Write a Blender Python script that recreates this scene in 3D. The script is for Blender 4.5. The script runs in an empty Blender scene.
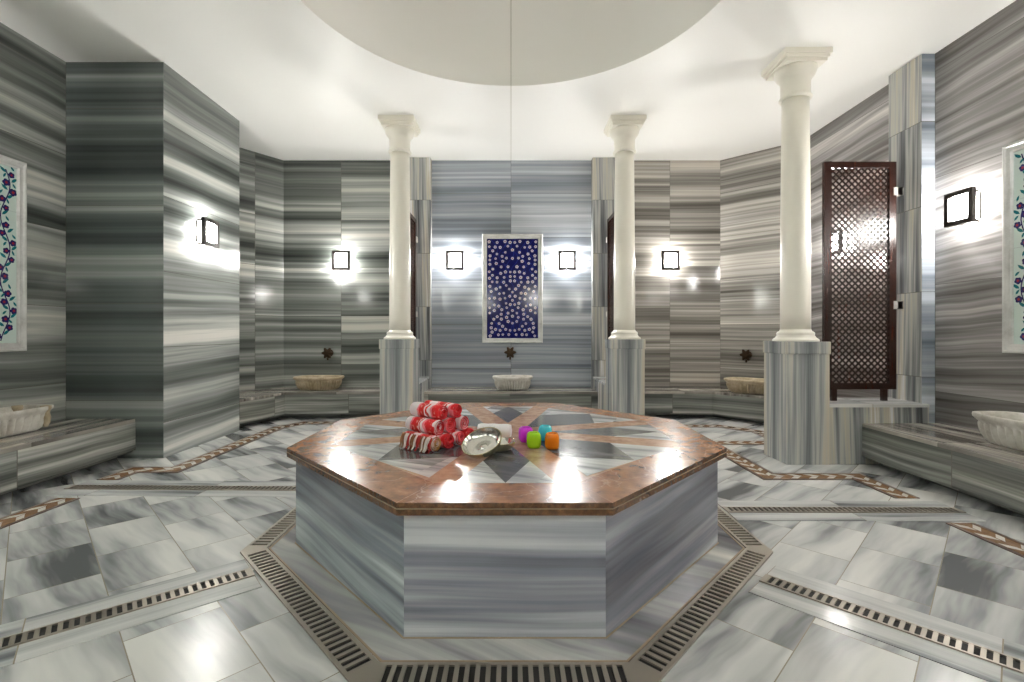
import bpy, bmesh, math, random
from mathutils import Vector, Matrix
random.seed(7)
R = math.radians
PI = math.pi
sc = bpy.context.scene
col = sc.collection
H = 3.454          # ceiling height
CAM_Z = 1.10

# ------------------------------------------------------------------ helpers
class MB:
    """collects faces with material slots; build() links them as ONE mesh object"""
    def __init__(s):
        s.v = []; s.f = []; s.m = []; s.sm = []
    def add(s, verts, faces, mat=0, smooth=False):
        o = len(s.v)
        s.v += [tuple(v) for v in verts]
        for f in faces:
            s.f.append(tuple(i + o for i in f)); s.m.append(mat); s.sm.append(smooth)
    def box(s, x0, x1, y0, y1, z0, z1, mat=0):
        s.prism([(x0, y0), (x1, y0), (x1, y1), (x0, y1)], z0, z1, mat)
    def prism(s, poly, z0, z1, mat=0, top=None, topmat=None):
        n = len(poly)
        t = top or poly
        vs = [(p[0], p[1], z0) for p in poly] + [(p[0], p[1], z1) for p in t]
        s.add(vs, [(i, (i + 1) % n, n + (i + 1) % n, n + i) for i in range(n)], mat)
        s.add(vs, [tuple(range(n))[::-1]], mat)
        s.add(vs, [tuple(range(n, 2 * n))], mat if topmat is None else topmat)
    def rings(s, rings, mat=0, smooth=True, closed=True, cap0=False, cap1=False):
        n = len(rings[0]); vs = [p for r in rings for p in r]; fs = []
        for k in range(len(rings) - 1):
            for i in range(n if closed else n - 1):
                j = (i + 1) % n
                fs.append((k * n + i, k * n + j, (k + 1) * n + j, (k + 1) * n + i))
        s.add(vs, fs, mat, smooth)
        if cap0: s.add(rings[0], [tuple(range(n))[::-1]], mat)
        if cap1: s.add(rings[-1], [tuple(range(n))], mat)
    def lathe(s, prof, c=(0, 0, 0), seg=40, mat=0, smooth=True, cap0=True, cap1=True):
        rs = [[(c[0] + r * math.cos(2 * PI * i / seg), c[1] + r * math.sin(2 * PI * i / seg), c[2] + z) for i in range(seg)] for r, z in prof]
        s.rings(rs, mat, smooth, True, cap0, cap1)
    def tube(s, pts, rad, seg=8, mat=0):
        pts = [Vector(p) for p in pts]; rs = []
        for i, p in enumerate(pts):
            d = (pts[min(i + 1, len(pts) - 1)] - pts[max(i - 1, 0)]).normalized()
            a = d.cross(Vector((0, 0, 1)))
            if a.length < 1e-3: a = d.cross(Vector((0, 1, 0)))
            a.normalize(); b = d.cross(a)
            r = rad[i] if isinstance(rad, (list, tuple)) else rad
            rs.append([p + r * (math.cos(2 * PI * k / seg) * a + math.sin(2 * PI * k / seg) * b) for k in range(seg)])
        s.rings(rs, mat, True, True, True, True)
    def build(s, name, mats, parent=None, loc=None, bevel=0, fix=True):
        me = bpy.data.meshes.new(name)
        me.from_pydata(s.v, [], s.f)
        if not isinstance(mats, (list, tuple)): mats = [mats]
        for m in mats: me.materials.append(m)
        for p, m, q in zip(me.polygons, s.m, s.sm):
            p.material_index = m; p.use_smooth = q
        bm = bmesh.new(); bm.from_mesh(me)
        bmesh.ops.remove_doubles(bm, verts=bm.verts, dist=1e-5)
        if fix: bmesh.ops.recalc_face_normals(bm, faces=bm.faces)
        bm.to_mesh(me); bm.free()
        o = bpy.data.objects.new(name, me); col.objects.link(o)
        if parent is not None: o.parent = parent
        if loc is not None: o.location = loc
        if bevel:
            b = o.modifiers.new('bevel', 'BEVEL'); b.width = bevel; b.segments = 2; b.limit_method = 'ANGLE'; b.angle_limit = R(40)
        return o

def thing(name, label, cat, loc=(0, 0, 0), rz=0, group=None):
    o = bpy.data.objects.new(name, None); col.objects.link(o)
    o.empty_display_size = .1
    o.location = loc; o.rotation_euler = (0, 0, rz)
    o['label'] = label; o['category'] = cat; o['kind'] = 'thing'
    if group: o['group'] = group
    return o
def struct(o):
    o['kind'] = 'structure'; return o
def children(o): return [c for c in bpy.data.objects if c.parent == o]
def copy_tree(o, parent=None):
    c = o.copy(); col.objects.link(c)
    if parent is not None: c.parent = parent
    for ch in children(o): copy_tree(ch, c)
    return c

# ------------------------------------------------------------------ materials
def lin(c):
    return tuple(((x / 255) / 12.92 if x / 255 <= .04045 else ((x / 255 + .055) / 1.055) ** 2.4) for x in c)
def newmat(name):
    m = bpy.data.materials.new(name); m.use_nodes = True
    nt = m.node_tree; b = nt.nodes['Principled BSDF']
    return m, nt, b
def N(nt, t, **kw):
    n = nt.nodes.new(t)
    for k, v in kw.items(): setattr(n, k, v)
    return n
def plain(name, rgb, rough=.4, metal=0, **kw):
    m, nt, b = newmat(name)
    b.inputs['Base Color'].default_value = (*lin(rgb), 1)
    b.inputs['Roughness'].default_value = rough
    b.inputs['Metallic'].default_value = metal
    for k, v in kw.items(): b.inputs[k].default_value = v
    return m
def ramp(nt, stops, interp='LINEAR'):
    r = N(nt, 'ShaderNodeValToRGB'); cr = r.color_ramp; cr.interpolation = interp
    while len(cr.elements) < len(stops): cr.elements.new(.5)
    for e, (p, c) in zip(cr.elements, stops):
        e.position = p; e.color = (*lin(c), 1)
    return r
def math_(nt, op, a, b=None):
    n = N(nt, 'ShaderNodeMath', operation=op)
    for i, x in enumerate((a, b)):
        if x is None: continue
        if isinstance(x, (int, float)): n.inputs[i].default_value = x
        else: nt.links.new(x, n.inputs[i])
    return n.outputs[0]
def mixc(nt, f, a, b, mode='MIX'):
    n = N(nt, 'ShaderNodeMix', data_type='RGBA', blend_type=mode)
    for i, x in ((0, f), (6, a), (7, b)):
        if isinstance(x, (int, float)): n.inputs[i].default_value = x
        elif isinstance(x, tuple): n.inputs[i].default_value = (*x, 1)
        else: nt.links.new(x, n.inputs[i])
    return n.outputs[2]

def marble(name, stops, t=(0, 0, 1), s=(1, 0, 0), brick=(1.1, .62), off=.0, shift=(0, 0), freq=5, stretch=.12,
           warp=.04, warpf=.8, rough=.12, joint=(95, 92, 86), jsize=.0025, tilt=0.0, fine=.35, tint=None, detail=5, distort=0.0, contrast=1.0):
    """banded marble: bands run along s, change along t; slabs in a brick layout (s, t) each with its own cut of the stone"""
    m, nt, b = newmat(name); L = nt.links.new
    tc = N(nt, 'ShaderNodeTexCoord').outputs['Object']
    def dot(v):
        n = N(nt, 'ShaderNodeVectorMath', operation='DOT_PRODUCT'); L(tc, n.inputs[0]); n.inputs[1].default_value = v; return n.outputs['Value']
    S = math_(nt, 'ADD', dot(s), shift[0]); T = math_(nt, 'ADD', dot(t), shift[1])
    c = N(nt, 'ShaderNodeCombineXYZ'); L(S, c.inputs[0]); L(T, c.inputs[1])
    bk = N(nt, 'ShaderNodeTexBrick', offset=off, squash=1.0); L(c.outputs[0], bk.inputs['Vector'])
    bk.inputs['Color1'].default_value = (0, 0, 0, 1); bk.inputs['Color2'].default_value = (1, 1, 1, 1); bk.inputs['Mortar'].default_value = (.5, .5, .5, 1)
    bk.inputs['Scale'].default_value = 1; bk.inputs['Mortar Size'].default_value = jsize; bk.inputs['Mortar Smooth'].default_value = .3
    bk.inputs['Brick Width'].default_value = brick[0]; bk.inputs['Row Height'].default_value = brick[1]
    rnd = N(nt, 'ShaderNodeSeparateColor'); L(bk.outputs['Color'], rnd.inputs[0]); rnd = rnd.outputs[0]
    wn = N(nt, 'ShaderNodeTexNoise'); wn.inputs['Scale'].default_value = warpf; wn.inputs['Detail'].default_value = 2
    L(tc, wn.inputs['Vector'])
    w = math_(nt, 'MULTIPLY', math_(nt, 'SUBTRACT', wn.outputs['Fac'], .5), warp * 2)
    Tw = math_(nt, 'ADD', math_(nt, 'ADD', T, w), math_(nt, 'MULTIPLY', S, tilt))
    v = N(nt, 'ShaderNodeCombineXYZ')
    L(math_(nt, 'ADD', math_(nt, 'MULTIPLY', S, stretch), math_(nt, 'MULTIPLY', rnd, 17.3)), v.inputs[0])
    L(math_(nt, 'ADD', math_(nt, 'MULTIPLY', Tw, freq), math_(nt, 'MULTIPLY', rnd, 31.7)), v.inputs[1])
    L(math_(nt, 'MULTIPLY', rnd, 9.1), v.inputs[2])
    n1 = N(nt, 'ShaderNodeTexNoise'); n1.inputs['Scale'].default_value = 1; n1.inputs['Detail'].default_value = detail; n1.inputs['Roughness'].default_value = .52
    n1.inputs['Distortion'].default_value = distort
    L(v.outputs[0], n1.inputs['Vector'])
    v2 = N(nt, 'ShaderNodeVectorMath', operation='MULTIPLY'); L(v.outputs[0], v2.inputs[0]); v2.inputs[1].default_value = (2.2, 4.6, 1)
    n2 = N(nt, 'ShaderNodeTexNoise'); n2.inputs['Scale'].default_value = 1; n2.inputs['Detail'].default_value = 3; L(v2.outputs[0], n2.inputs['Vector'])
    f = math_(nt, 'ADD', math_(nt, 'MULTIPLY', math_(nt, 'SUBTRACT', n1.outputs['Fac'], .5), 1.75 * contrast), math_(nt, 'MULTIPLY', math_(nt, 'SUBTRACT', n2.outputs['Fac'], .5), fine * 1.6 * contrast))
    f = math_(nt, 'ADD', f, .5)
    f = math_(nt, 'ADD', f, math_(nt, 'MULTIPLY', math_(nt, 'SUBTRACT', rnd, .5), .06))
    r = ramp(nt, stops); L(f, r.inputs[0])
    cc = r.outputs[0]
    if tint:
        tn = N(nt, 'ShaderNodeTexNoise'); tn.inputs['Scale'].default_value = .9; tn.inputs['Detail'].default_value = 2; L(v.outputs[0], tn.inputs['Vector'])
        cc = mixc(nt, math_(nt, 'MULTIPLY', tn.outputs['Fac'], tint[1]), cc, lin(tint[0]), 'MULTIPLY')
    cc = mixc(nt, bk.outputs['Fac'], cc, lin(joint))
    L(cc, b.inputs['Base Color'])
    b.inputs['Roughness'].default_value = rough
    return m

A_ST = [(.12, (50, 54, 56)), (.30, (84, 90, 92)), (.44, (112, 118, 121)), (.56, (138, 144, 149)), (.70, (176, 181, 187)), (.86, (214, 216, 220))]
A_ST = [(p, (min(255, int(c[0] * 1.02)), c[1], int(c[2] * .955))) for p, c in A_ST]
B_ST = [(.12, (86, 94, 104)), (.34, (120, 127, 136)), (.50, (148, 154, 163)), (.66, (180, 186, 194)), (.86, (218, 220, 226))]
C_ST = [(.12, (70, 66, 60)), (.32, (108, 105, 100)), (.48, (135, 132, 128)), (.62, (166, 162, 157)), (.86, (212, 207, 200))]
P_ST = [(.12, (40, 44, 44)), (.34, (64, 70, 71)), (.5, (86, 92, 92)), (.64, (110, 117, 117)), (.86, (164, 168, 168))]  # pier front: its weaker light is put into darker stone tones
F_ST = [(.18, (92, 95, 97)), (.32, (138, 141, 143)), (.44, (176, 178, 179)), (.57, (200, 202, 202)), (.85, (228, 228, 225))]
V_ST = [(.12, (72, 74, 76)), (.30, (114, 117, 120)), (.46, (148, 150, 150)), (.58, (178, 178, 174)), (.72, (190, 182, 164)), (.86, (216, 217, 220))]
T_ST = [(.14, (74, 76, 88)), (.32, (110, 112, 124)), (.48, (142, 144, 156)), (.62, (178, 181, 191)), (.82, (226, 228, 233))]

M = {}
M['wall_a'] = marble('marble_banded_wide', A_ST, s=(.8, .6, 0), brick=(1.0, .66), shift=(-.12, 0), freq=3.6, stretch=.06, warp=.02, fine=.45, contrast=1.15, tint=((200, 200, 170), .35))
M['wall_a_side'] = marble('marble_banded_wide_side', A_ST, s=(0, 1, 0), brick=(1.35, .66), shift=(-.17, 0), freq=3.6, stretch=.12, contrast=1.15, warp=.05, tilt=.02, tint=((205, 200, 180), .3))
M['wall_p'] = marble('marble_pier_front_shaded', P_ST, s=(1, 0, 0), brick=(1.4, .85), shift=(4.0, .35), freq=3.4, stretch=.03, warp=.006, contrast=1.1, tint=((200, 200, 160), .35))
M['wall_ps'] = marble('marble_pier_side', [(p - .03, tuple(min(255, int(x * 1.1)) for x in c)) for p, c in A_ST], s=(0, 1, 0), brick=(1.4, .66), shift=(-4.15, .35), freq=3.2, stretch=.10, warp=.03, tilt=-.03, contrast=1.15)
M['wall_b'] = marble('marble_banded_fine_blue', B_ST, s=(1, 0, 0), brick=(1.13, .60), freq=5.5, stretch=.10, warp=.015, fine=.5, contrast=.8)
M['wall_c'] = marble('marble_banded_fine_warm', C_ST, s=(1, 0, 0), brick=(.9, .55), shift=(-.38, .2), freq=6.5, stretch=.08, warp=.012, fine=.6, contrast=.9, tint=((225, 210, 175), .3))
M['wall_c_diag'] = marble('marble_banded_fine_warm_corner', C_ST, s=(.7, -.7, 0), brick=(1.2, .6), shift=(.239, 0), freq=6, stretch=.10, warp=.02, fine=.6, tint=((220, 212, 185), .3))
M['wall_c_side'] = marble('marble_banded_right', [(p, tuple(min(255, int(x * k)) for x, k in zip(c, (1.02, 1.02, 1.04)))) for p, c in C_ST], s=(0, 1, 0), brick=(2.2, .9), shift=(.31, .3), freq=6, stretch=.22, warp=.06, tilt=.03, fine=.55, contrast=.85)
M['vert'] = marble('marble_vertical_grain', V_ST, t=(1, 1, 0), s=(0, 0, 1), brick=(.72, 3.0), shift=(0, 1.0), freq=11, stretch=.35, warp=.02, tilt=.02, fine=.5, rough=.15)
M['ped'] = marble('marble_pedestal', [(p, tuple(min(255, int(x * 1.06)) for x in c)) for p, c in V_ST], t=(1, 1, 0), s=(0, 0, 1), brick=(4, 3), shift=(2, 1.5), freq=9, stretch=.35, warp=.015, fine=.5, contrast=.75, rough=.15)
M['pilend'] = marble('marble_pilaster_end', [(p, tuple(min(255, int(x * 1.12)) for x in c)) for p, c in B_ST], s=(1, 0, 0), brick=(1, .72), freq=4, stretch=.1, warp=.02)
M['bench'] = marble('marble_bench', A_ST, s=(.7, .7, 0), brick=(.72, .345), shift=(.0455, 0), freq=9, stretch=.35, warp=.05, tint=((205, 192, 165), .6), rough=.18)
M['bench_top'] = marble('marble_bench_top', C_ST, t=(1, 0, 0), s=(0, 1, 0), brick=(1.1, .9), freq=9, stretch=.4, warp=.05, tilt=.05, tint=((225, 212, 190), .5), rough=.2)
M['bench_top_back'] = marble('marble_bench_top_back', C_ST, t=(0, 1, 0), s=(1, 0, 0), brick=(1.1, .9), freq=9, stretch=.4, warp=.05, tint=((225, 212, 190), .5), rough=.2)
FK = dict(brick=(.46, .31), off=.5, freq=3.6, stretch=.55, warp=.05, warpf=2.2, tilt=.12, rough=.24, joint=(146, 138, 124), jsize=.0022, detail=4, distort=.06, fine=.28, contrast=1.2)
M['floor'] = marble('marble_floor', F_ST, t=(.7071, .7071, 0), s=(-.7071, .7071, 0), shift=(.11, .07), **FK)
M['floor_r'] = marble('marble_floor_mirrored', F_ST, t=(-.7071, .7071, 0), s=(.7071, .7071, 0), shift=(.2, .13), **FK)
M['floor_strip'] = marble('marble_floor_strip', F_ST, t=(0, 1, 0), s=(1, 0, 0), brick=(.75, .5), shift=(0, .25), freq=9, stretch=.7, warp=.05, rough=.16, joint=(150, 140, 124), contrast=.75)
M['tab_side'] = marble('marble_table_side', T_ST, s=(1, 0, 0), brick=(6, 2), shift=(3, .3), freq=5, stretch=.2, warp=.025, fine=.5, contrast=1.35, rough=.16)
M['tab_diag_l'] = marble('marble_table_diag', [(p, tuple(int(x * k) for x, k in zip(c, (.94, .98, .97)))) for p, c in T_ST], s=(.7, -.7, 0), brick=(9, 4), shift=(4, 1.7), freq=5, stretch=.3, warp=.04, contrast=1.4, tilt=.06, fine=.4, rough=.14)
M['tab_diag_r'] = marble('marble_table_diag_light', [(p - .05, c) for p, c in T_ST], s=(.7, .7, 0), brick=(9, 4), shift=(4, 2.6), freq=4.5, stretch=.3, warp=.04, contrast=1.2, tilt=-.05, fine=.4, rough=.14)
M['light'] = marble('marble_inlay_light', F_ST, t=(.4, .9, 0), s=(.9, -.4, 0), brick=(.5, .4), freq=9, stretch=1.2, warp=.08, rough=.15, jsize=0, contrast=.9)
M['dark'] = marble('marble_inlay_dark', [(.1, (66, 68, 70)), (.5, (92, 94, 96)), (.9, (120, 121, 122))], t=(.5, .8, 0), s=(.8, -.5, 0), brick=(3, 3), shift=(1.5, 1.5), freq=9, stretch=3, warp=.05, rough=.15, jsize=0)

def speckled(name, stops, rough, scale=22, vein=None):
    m, nt, b = newmat(name); L = nt.links.new
    tc = N(nt, 'ShaderNodeTexCoord').outputs['Object']
    n = N(nt, 'ShaderNodeTexNoise'); n.inputs['Scale'].default_value = scale; n.inputs['Detail'].default_value = 6; n.inputs['Roughness'].default_value = .7
    L(tc, n.inputs['Vector'])
    r = ramp(nt, stops); L(n.outputs['Fac'], r.inputs[0]); c = r.outputs[0]
    if vein:
        wn = N(nt, 'ShaderNodeTexNoise'); wn.inputs['Scale'].default_value = 5; wn.inputs['Detail'].default_value = 4; L(tc, wn.inputs['Vector'])
        vm = N(nt, 'ShaderNodeVectorMath', operation='MULTIPLY_ADD'); L(wn.outputs['Color'], vm.inputs[0]); vm.inputs[1].default_value = (.25, .25, .25); L(tc, vm.inputs[2])
        vo = N(nt, 'ShaderNodeTexVoronoi', feature='DISTANCE_TO_EDGE'); vo.inputs['Scale'].default_value = 4.5; L(vm.outputs[0], vo.inputs['Vector'])
        rr = ramp(nt, [(0, (255, 255, 255)), (.012, (0, 0, 0))]); L(vo.outputs['Distance'], rr.inputs[0])
        c = mixc(nt, math_(nt, 'MULTIPLY', rr.outputs[0], .55), c, lin(vein))
    L(c, b.inputs['Base Color']); b.inputs['Roughness'].default_value = rough
    return m
M['brown'] = speckled('marble_brown', [(.28, (88, 54, 32)), (.46, (130, 86, 54)), (.60, (152, 104, 68)), (.80, (182, 138, 102))], .24, 14, (206, 176, 152))
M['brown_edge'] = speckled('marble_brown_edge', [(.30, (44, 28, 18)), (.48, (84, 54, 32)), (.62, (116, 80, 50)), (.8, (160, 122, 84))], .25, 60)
M['ray'] = speckled('marble_tan_inlay', [(.3, (142, 106, 84)), (.5, (176, 140, 116)), (.7, (198, 168, 144))], .16, 14)
M['mos_dark'] = plain('mosaic_dark_brown', (78, 52, 36), .3)
M['mos_tan'] = speckled('mosaic_tan', [(.3, (118, 88, 62)), (.7, (150, 118, 88))], .25, 20)
M['line'] = plain('joint_tan', (150, 132, 108), .6)
M['mos_white'] = plain('mosaic_white', (214, 210, 202), .25)
M['steel'] = plain('drain_steel', (168, 160, 148), .35, .75)
M['slot'] = plain('drain_slot_shade', (26, 24, 22), .8)  # near-black colour stands in for the shade inside the slots
M['skirt'] = marble('marble_skirt', A_ST, t=(0, 0, 1), s=(1, 0, 0), brick=(5, 3), shift=(2, 1), freq=9, stretch=.5, warp=.08, rough=.2, tint=((205, 200, 190), .4))
M['skirt'] = marble('marble_skirt', [(p - .06, tuple(int(x * k) for x, k in zip(c, (1, .99, .94)))) for p, c in T_ST], t=(.3, .5, 1), s=(.7, .7, 0), brick=(8, 6), shift=(4, 3), freq=5, stretch=1, warp=.1, rough=.2)
M['ceil'] = plain('ceiling_white', (245, 244, 240), .45)
M['dome'] = plain('dome_white', (243, 241, 235), .4)
M['seam'] = plain('ceiling_seam', (200, 197, 186), .5)
M['col'] = plain('column_white', (236, 232, 220), .3)
M['frame_marble'] = speckled('frame_marble', [(.3, (182, 182, 180)), (.55, (214, 214, 212)), (.8, (232, 231, 228))], .25, 5)
M['stone'] = speckled('basin_stone', [(.3, (170, 164, 152)), (.5, (208, 204, 196)), (.75, (228, 226, 220))], .35, 9)
M['stone_warm'] = speckled('basin_stone_aged', [(.3, (142, 126, 100)), (.5, (182, 166, 138)), (.75, (212, 198, 174))], .4, 9)
M['bronze'] = plain('tap_bronze', (58, 44, 30), .35, .8)
M['black_metal'] = plain('sconce_metal', (44, 38, 34), .35, .5)
M['chrome'] = plain('hinge_steel', (196, 192, 186), .45, .2)
M['silver'] = plain('bowl_silver', (222, 220, 214), .16, 1.0)
M['silver_out'] = plain('bowl_brassy', (196, 184, 150), .22, 1.0)
M['blue'] = plain('tile_cobalt', (13, 16, 84), .12, 0, **{'Specular IOR Level': .2})
M['blue2'] = plain('tile_mid_blue', (36, 52, 150), .15)
M['petal'] = plain('tile_petal_white', (206, 204, 220), .15)
M['red'] = plain('tile_red', (150, 40, 60), .15)
M['mint'] = plain('tile_mint', (206, 222, 216), .12)
M['navy'] = plain('tile_navy', (42, 38, 96), .15)
M['teal'] = plain('tile_teal', (24, 110, 120), .15)
M['grout'] = plain('tile_joint', (150, 160, 165), .5)

def wood():
    m, nt, b = newmat('lattice_wood'); L = nt.links.new
    tc = N(nt, 'ShaderNodeTexCoord').outputs['Object']
    vm = N(nt, 'ShaderNodeVectorMath', operation='MULTIPLY'); L(tc, vm.inputs[0]); vm.inputs[1].default_value = (30, 30, 3)
    n = N(nt, 'ShaderNodeTexNoise'); n.inputs['Scale'].default_value = 1; n.inputs['Detail'].default_value = 4; L(vm.outputs[0], n.inputs['Vector'])
    r = ramp(nt, [(.3, (26, 11, 7)), (.6, (46, 20, 13)), (.8, (62, 29, 18))]); L(n.outputs['Fac'], r.inputs[0])
    L(r.outputs[0], b.inputs['Base Color']); b.inputs['Roughness'].default_value = .25
    return m
M['wood'] = wood()

def glow():
    m, nt, b = newmat('sconce_glass')
    b.inputs['Base Color'].default_value = (.9, .9, .9, 1)
    b.inputs['Emission Color'].default_value = (1, .978, .94, 1)
    b.inputs['Emission Strength'].default_value = GLOW
    return m
GLOW = 140
M['glow'] = glow()

def cloth():
    m, nt, b = newmat('towel_cloth'); L = nt.links.new
    tc = N(nt, 'ShaderNodeTexCoord').outputs['Object']
    oi = N(nt, 'ShaderNodeObjectInfo').outputs['Random']
    sp = N(nt, 'ShaderNodeSeparateXYZ'); L(tc, sp.inputs[0])
    wz = N(nt, 'ShaderNodeTexNoise'); wz.inputs['Scale'].default_value = 16; L(tc, wz.inputs['Vector'])
    wv = math_(nt, 'MULTIPLY', wz.outputs['Fac'], .07)
    x = math_(nt, 'FRACT', math_(nt, 'ADD', math_(nt, 'MULTIPLY', math_(nt, 'ADD', sp.outputs[0], wv), 4.1), math_(nt, 'MULTIPLY', oi, .45)))
    W = (236, 226, 232); Rd = (204, 14, 24); Pk = (232, 128, 142); O = (190, 36, 22)
    r = ramp(nt, [(0, W), (.18, Pk), (.24, Rd), (.36, O), (.47, W), (.51, Rd), (.56, W), (.64, Pk), (.70, Rd), (.93, W)], 'CONSTANT'); L(x, r.inputs[0])
    n = N(nt, 'ShaderNodeTexNoise'); n.inputs['Scale'].default_value = 60; n.inputs['Detail'].default_value = 3; L(tc, n.inputs['Vector'])
    rr = ramp(nt, [(.56, (0, 0, 0)), (.66, (255, 255, 255))]); L(n.outputs['Fac'], rr.inputs[0])
    c = mixc(nt, math_(nt, 'MULTIPLY', rr.outputs[0], .45), r.outputs[0], lin((240, 200, 190)))
    L(c, b.inputs['Base Color']); b.inputs['Roughness'].default_value = .9
    bp = N(nt, 'ShaderNodeBump'); bp.inputs['Strength'].default_value = .4; bp.inputs['Distance'].default_value = .003; L(n.outputs['Fac'], bp.inputs['Height']); L(bp.outputs[0], b.inputs['Normal'])
    return m
def cloth_end():
    m, nt, b = newmat('towel_end'); L = nt.links.new
    tc = N(nt, 'ShaderNodeTexCoord').outputs['Object']
    n = N(nt, 'ShaderNodeTexNoise'); n.inputs['Scale'].default_value = 90; n.inputs['Detail'].default_value = 2; L(tc, n.inputs['Vector'])
    r = ramp(nt, [(.3, (140, 10, 22)), (.52, (196, 22, 34)), (.72, (206, 70, 76))]); L(n.outputs['Fac'], r.inputs[0])
    L(r.outputs[0], b.inputs['Base Color']); b.inputs['Roughness'].default_value = .9
    return m
M['cloth'] = cloth(); M['cloth_end'] = cloth_end()
M['cloth_gold'] = plain('towel_end_gold', (168, 120, 60), .9)
M['fr_white'] = plain('fringe_white', (226, 220, 216), .9)
M['fr_brown'] = plain('fringe_brown', (128, 84, 50), .9)
M['fr_red'] = plain('fringe_red', (170, 36, 34), .9)
M['white_cloth'] = plain('washcloth_white', (242, 242, 242), .9)
def glass(name, rgb):
    m, nt, b = newmat(name); L = nt.links.new; c = (*rgb, 1)
    nt.nodes.remove(b)
    tl = N(nt, 'ShaderNodeBsdfTranslucent'); tl.inputs[0].default_value = c
    df = N(nt, 'ShaderNodeBsdfDiffuse'); df.inputs[0].default_value = c
    tr = N(nt, 'ShaderNodeBsdfRefraction'); tr.inputs['IOR'].default_value = 1.25; tr.inputs['Roughness'].default_value = .05; tr.inputs[0].default_value = tuple(.45 + .55 * x for x in rgb) + (1,)
    gl = N(nt, 'ShaderNodeBsdfGlossy'); gl.inputs['Roughness'].default_value = .05
    def mx(f, a, b_):
        n = N(nt, 'ShaderNodeMixShader')
        if isinstance(f, float): n.inputs[0].default_value = f
        else: L(f, n.inputs[0])
        L(a, n.inputs[1]); L(b_, n.inputs[2]); return n.outputs[0]
    fr = N(nt, 'ShaderNodeFresnel'); fr.inputs[0].default_value = 1.45
    x = mx(fr.outputs[0], mx(.16, mx(.75, tl.outputs[0], df.outputs[0]), tr.outputs[0]), gl.outputs[0])
    L(x, nt.nodes['Material Output'].inputs['Surface'])
    return m

# ------------------------------------------------------------------ room shell
def wallseg(name, p0, p1, mat, th=.12, z0=0, z1=H):
    a, b_ = Vector(p0), Vector(p1); d = (b_ - a).normalized(); n = Vector((-d.y, d.x)) * th   # thickness to the left of p0->p1
    m = MB(); m.prism([a, b_, b_ + n, a + n], z0, z1)
    return struct(m.build(name, mat))

XL, XR, YB, YF = -3.88, 3.585, 6.64, -.95
m = MB()      # back wall: three bays between the pilasters, one stone each
for x0, x1, k in ((-3.12, -1.27, 0), (-1.27, 1.27, 1), (1.27, 2.87, 2)):
    m.box(x0, x1, YB, YB + .12, 0, H, k)
struct(m.build('wall_back', [M['wall_a'], M['wall_b'], M['wall_c']]))
wallseg('wall_back_left', (-3.12, YB), (-3.88, 5.60), M['wall_a'], th=-.12)
wallseg('wall_back_right', (3.585, 5.94), (2.87, YB), M['wall_c_diag'], th=-.12)
wallseg('wall_left', (XL, YF), (XL, 5.60), M['wall_a_side'])
wallseg('wall_right', (XR, 5.94), (XR, YF), M['wall_c_side'])
wallseg('wall_front', (XR, YF), (XL, YF), M['wall_a'])
m = MB()
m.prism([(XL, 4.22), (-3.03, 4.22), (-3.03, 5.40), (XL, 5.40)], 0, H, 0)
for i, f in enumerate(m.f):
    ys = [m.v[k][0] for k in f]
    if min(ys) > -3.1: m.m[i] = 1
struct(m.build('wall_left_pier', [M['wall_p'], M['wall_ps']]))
m = MB(); m.box(XL - .12, 0, YF - .12, YB + .12, -.12, 0, 0); m.box(0, XR + .12, YF - .12, YB + .12, -.12, 0, 1)
struct(m.build('floor', [M['floor'], M['floor_r']]))

# ceiling with the round opening, and the dome above it
CC, CR = (0, 3.10), 1.53
m = MB(); seg = 96
circ = [(CC[0] + CR * math.cos(2 * PI * i / seg), CC[1] + CR * math.sin(2 * PI * i / seg)) for i in range(seg)]
def rect_hit(th):
    dx, dy = math.cos(th), math.sin(th); t = 1e9
    if dx > 1e-9: t = min(t, (XR + .1 - CC[0]) / dx)
    if dx < -1e-9: t = min(t, (XL - .1 - CC[0]) / dx)
    if dy > 1e-9: t = min(t, (YB + .1 - CC[1]) / dy)
    if dy < -1e-9: t = min(t, (YF - .1 - CC[1]) / dy)
    return (CC[0] + dx * t, CC[1] + dy * t)
ths = [2 * PI * i / seg for i in range(seg)]
for i in range(seg):
    j = (i + 1) % seg
    o0, o1 = rect_hit(ths[i]), rect_hit(ths[j])
    quad = [circ[i], circ[j], o1]
    if abs(o0[0] - o1[0]) > 1e-6 and abs(o0[1] - o1[1]) > 1e-6:     # rectangle corner between the two rays
        cx = XR + .1 if (o0[0] + o1[0]) > 0 else XL - .1
        cy = YB + .1 if (o0[1] + o1[1]) / 2 > CC[1] else YF - .1
        quad.append((cx, cy))
    quad.append(o0)
    m.prism(quad, H, H + .02)
m.box(-.004, .004, CC[1] + CR, YB, H - .0012, H + .001, 1)           # joint between the two stretched sheets
struct(m.build('ceiling', [M['ceil'], M['seam']]))
m = MB(); rs = []
for k in range(13):
    q = k / 12; a = q * PI / 2
    hh = H + .02 * (k > 0) + .62 * math.sin(a); rr = CR * math.cos(a) if k else CR
    ring = []
    for i in range(seg):
        th = ths[i]
        g = (th - PI / 2) % (PI / 2) - PI / 4                         # four gores meeting in creases
        f = 1 - (1 - math.cos(PI / 4) / math.cos(g)) * .18 * math.sin(a)
        ring.append((CC[0] + rr * f * math.cos(th), CC[1] + rr * f * math.sin(th), hh))
    rs.append(ring)
m.rings(rs[:-1], 0, True, True, False, True)
pts = [(CC[0], r[seg // 4][1] - .004, r[seg // 4][2]) for r in rs[:-1]]
m.tube(pts, .004, 6, 1)
struct(m.build('ceiling_dome', [M['dome'], M['seam']], fix=False))

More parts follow.
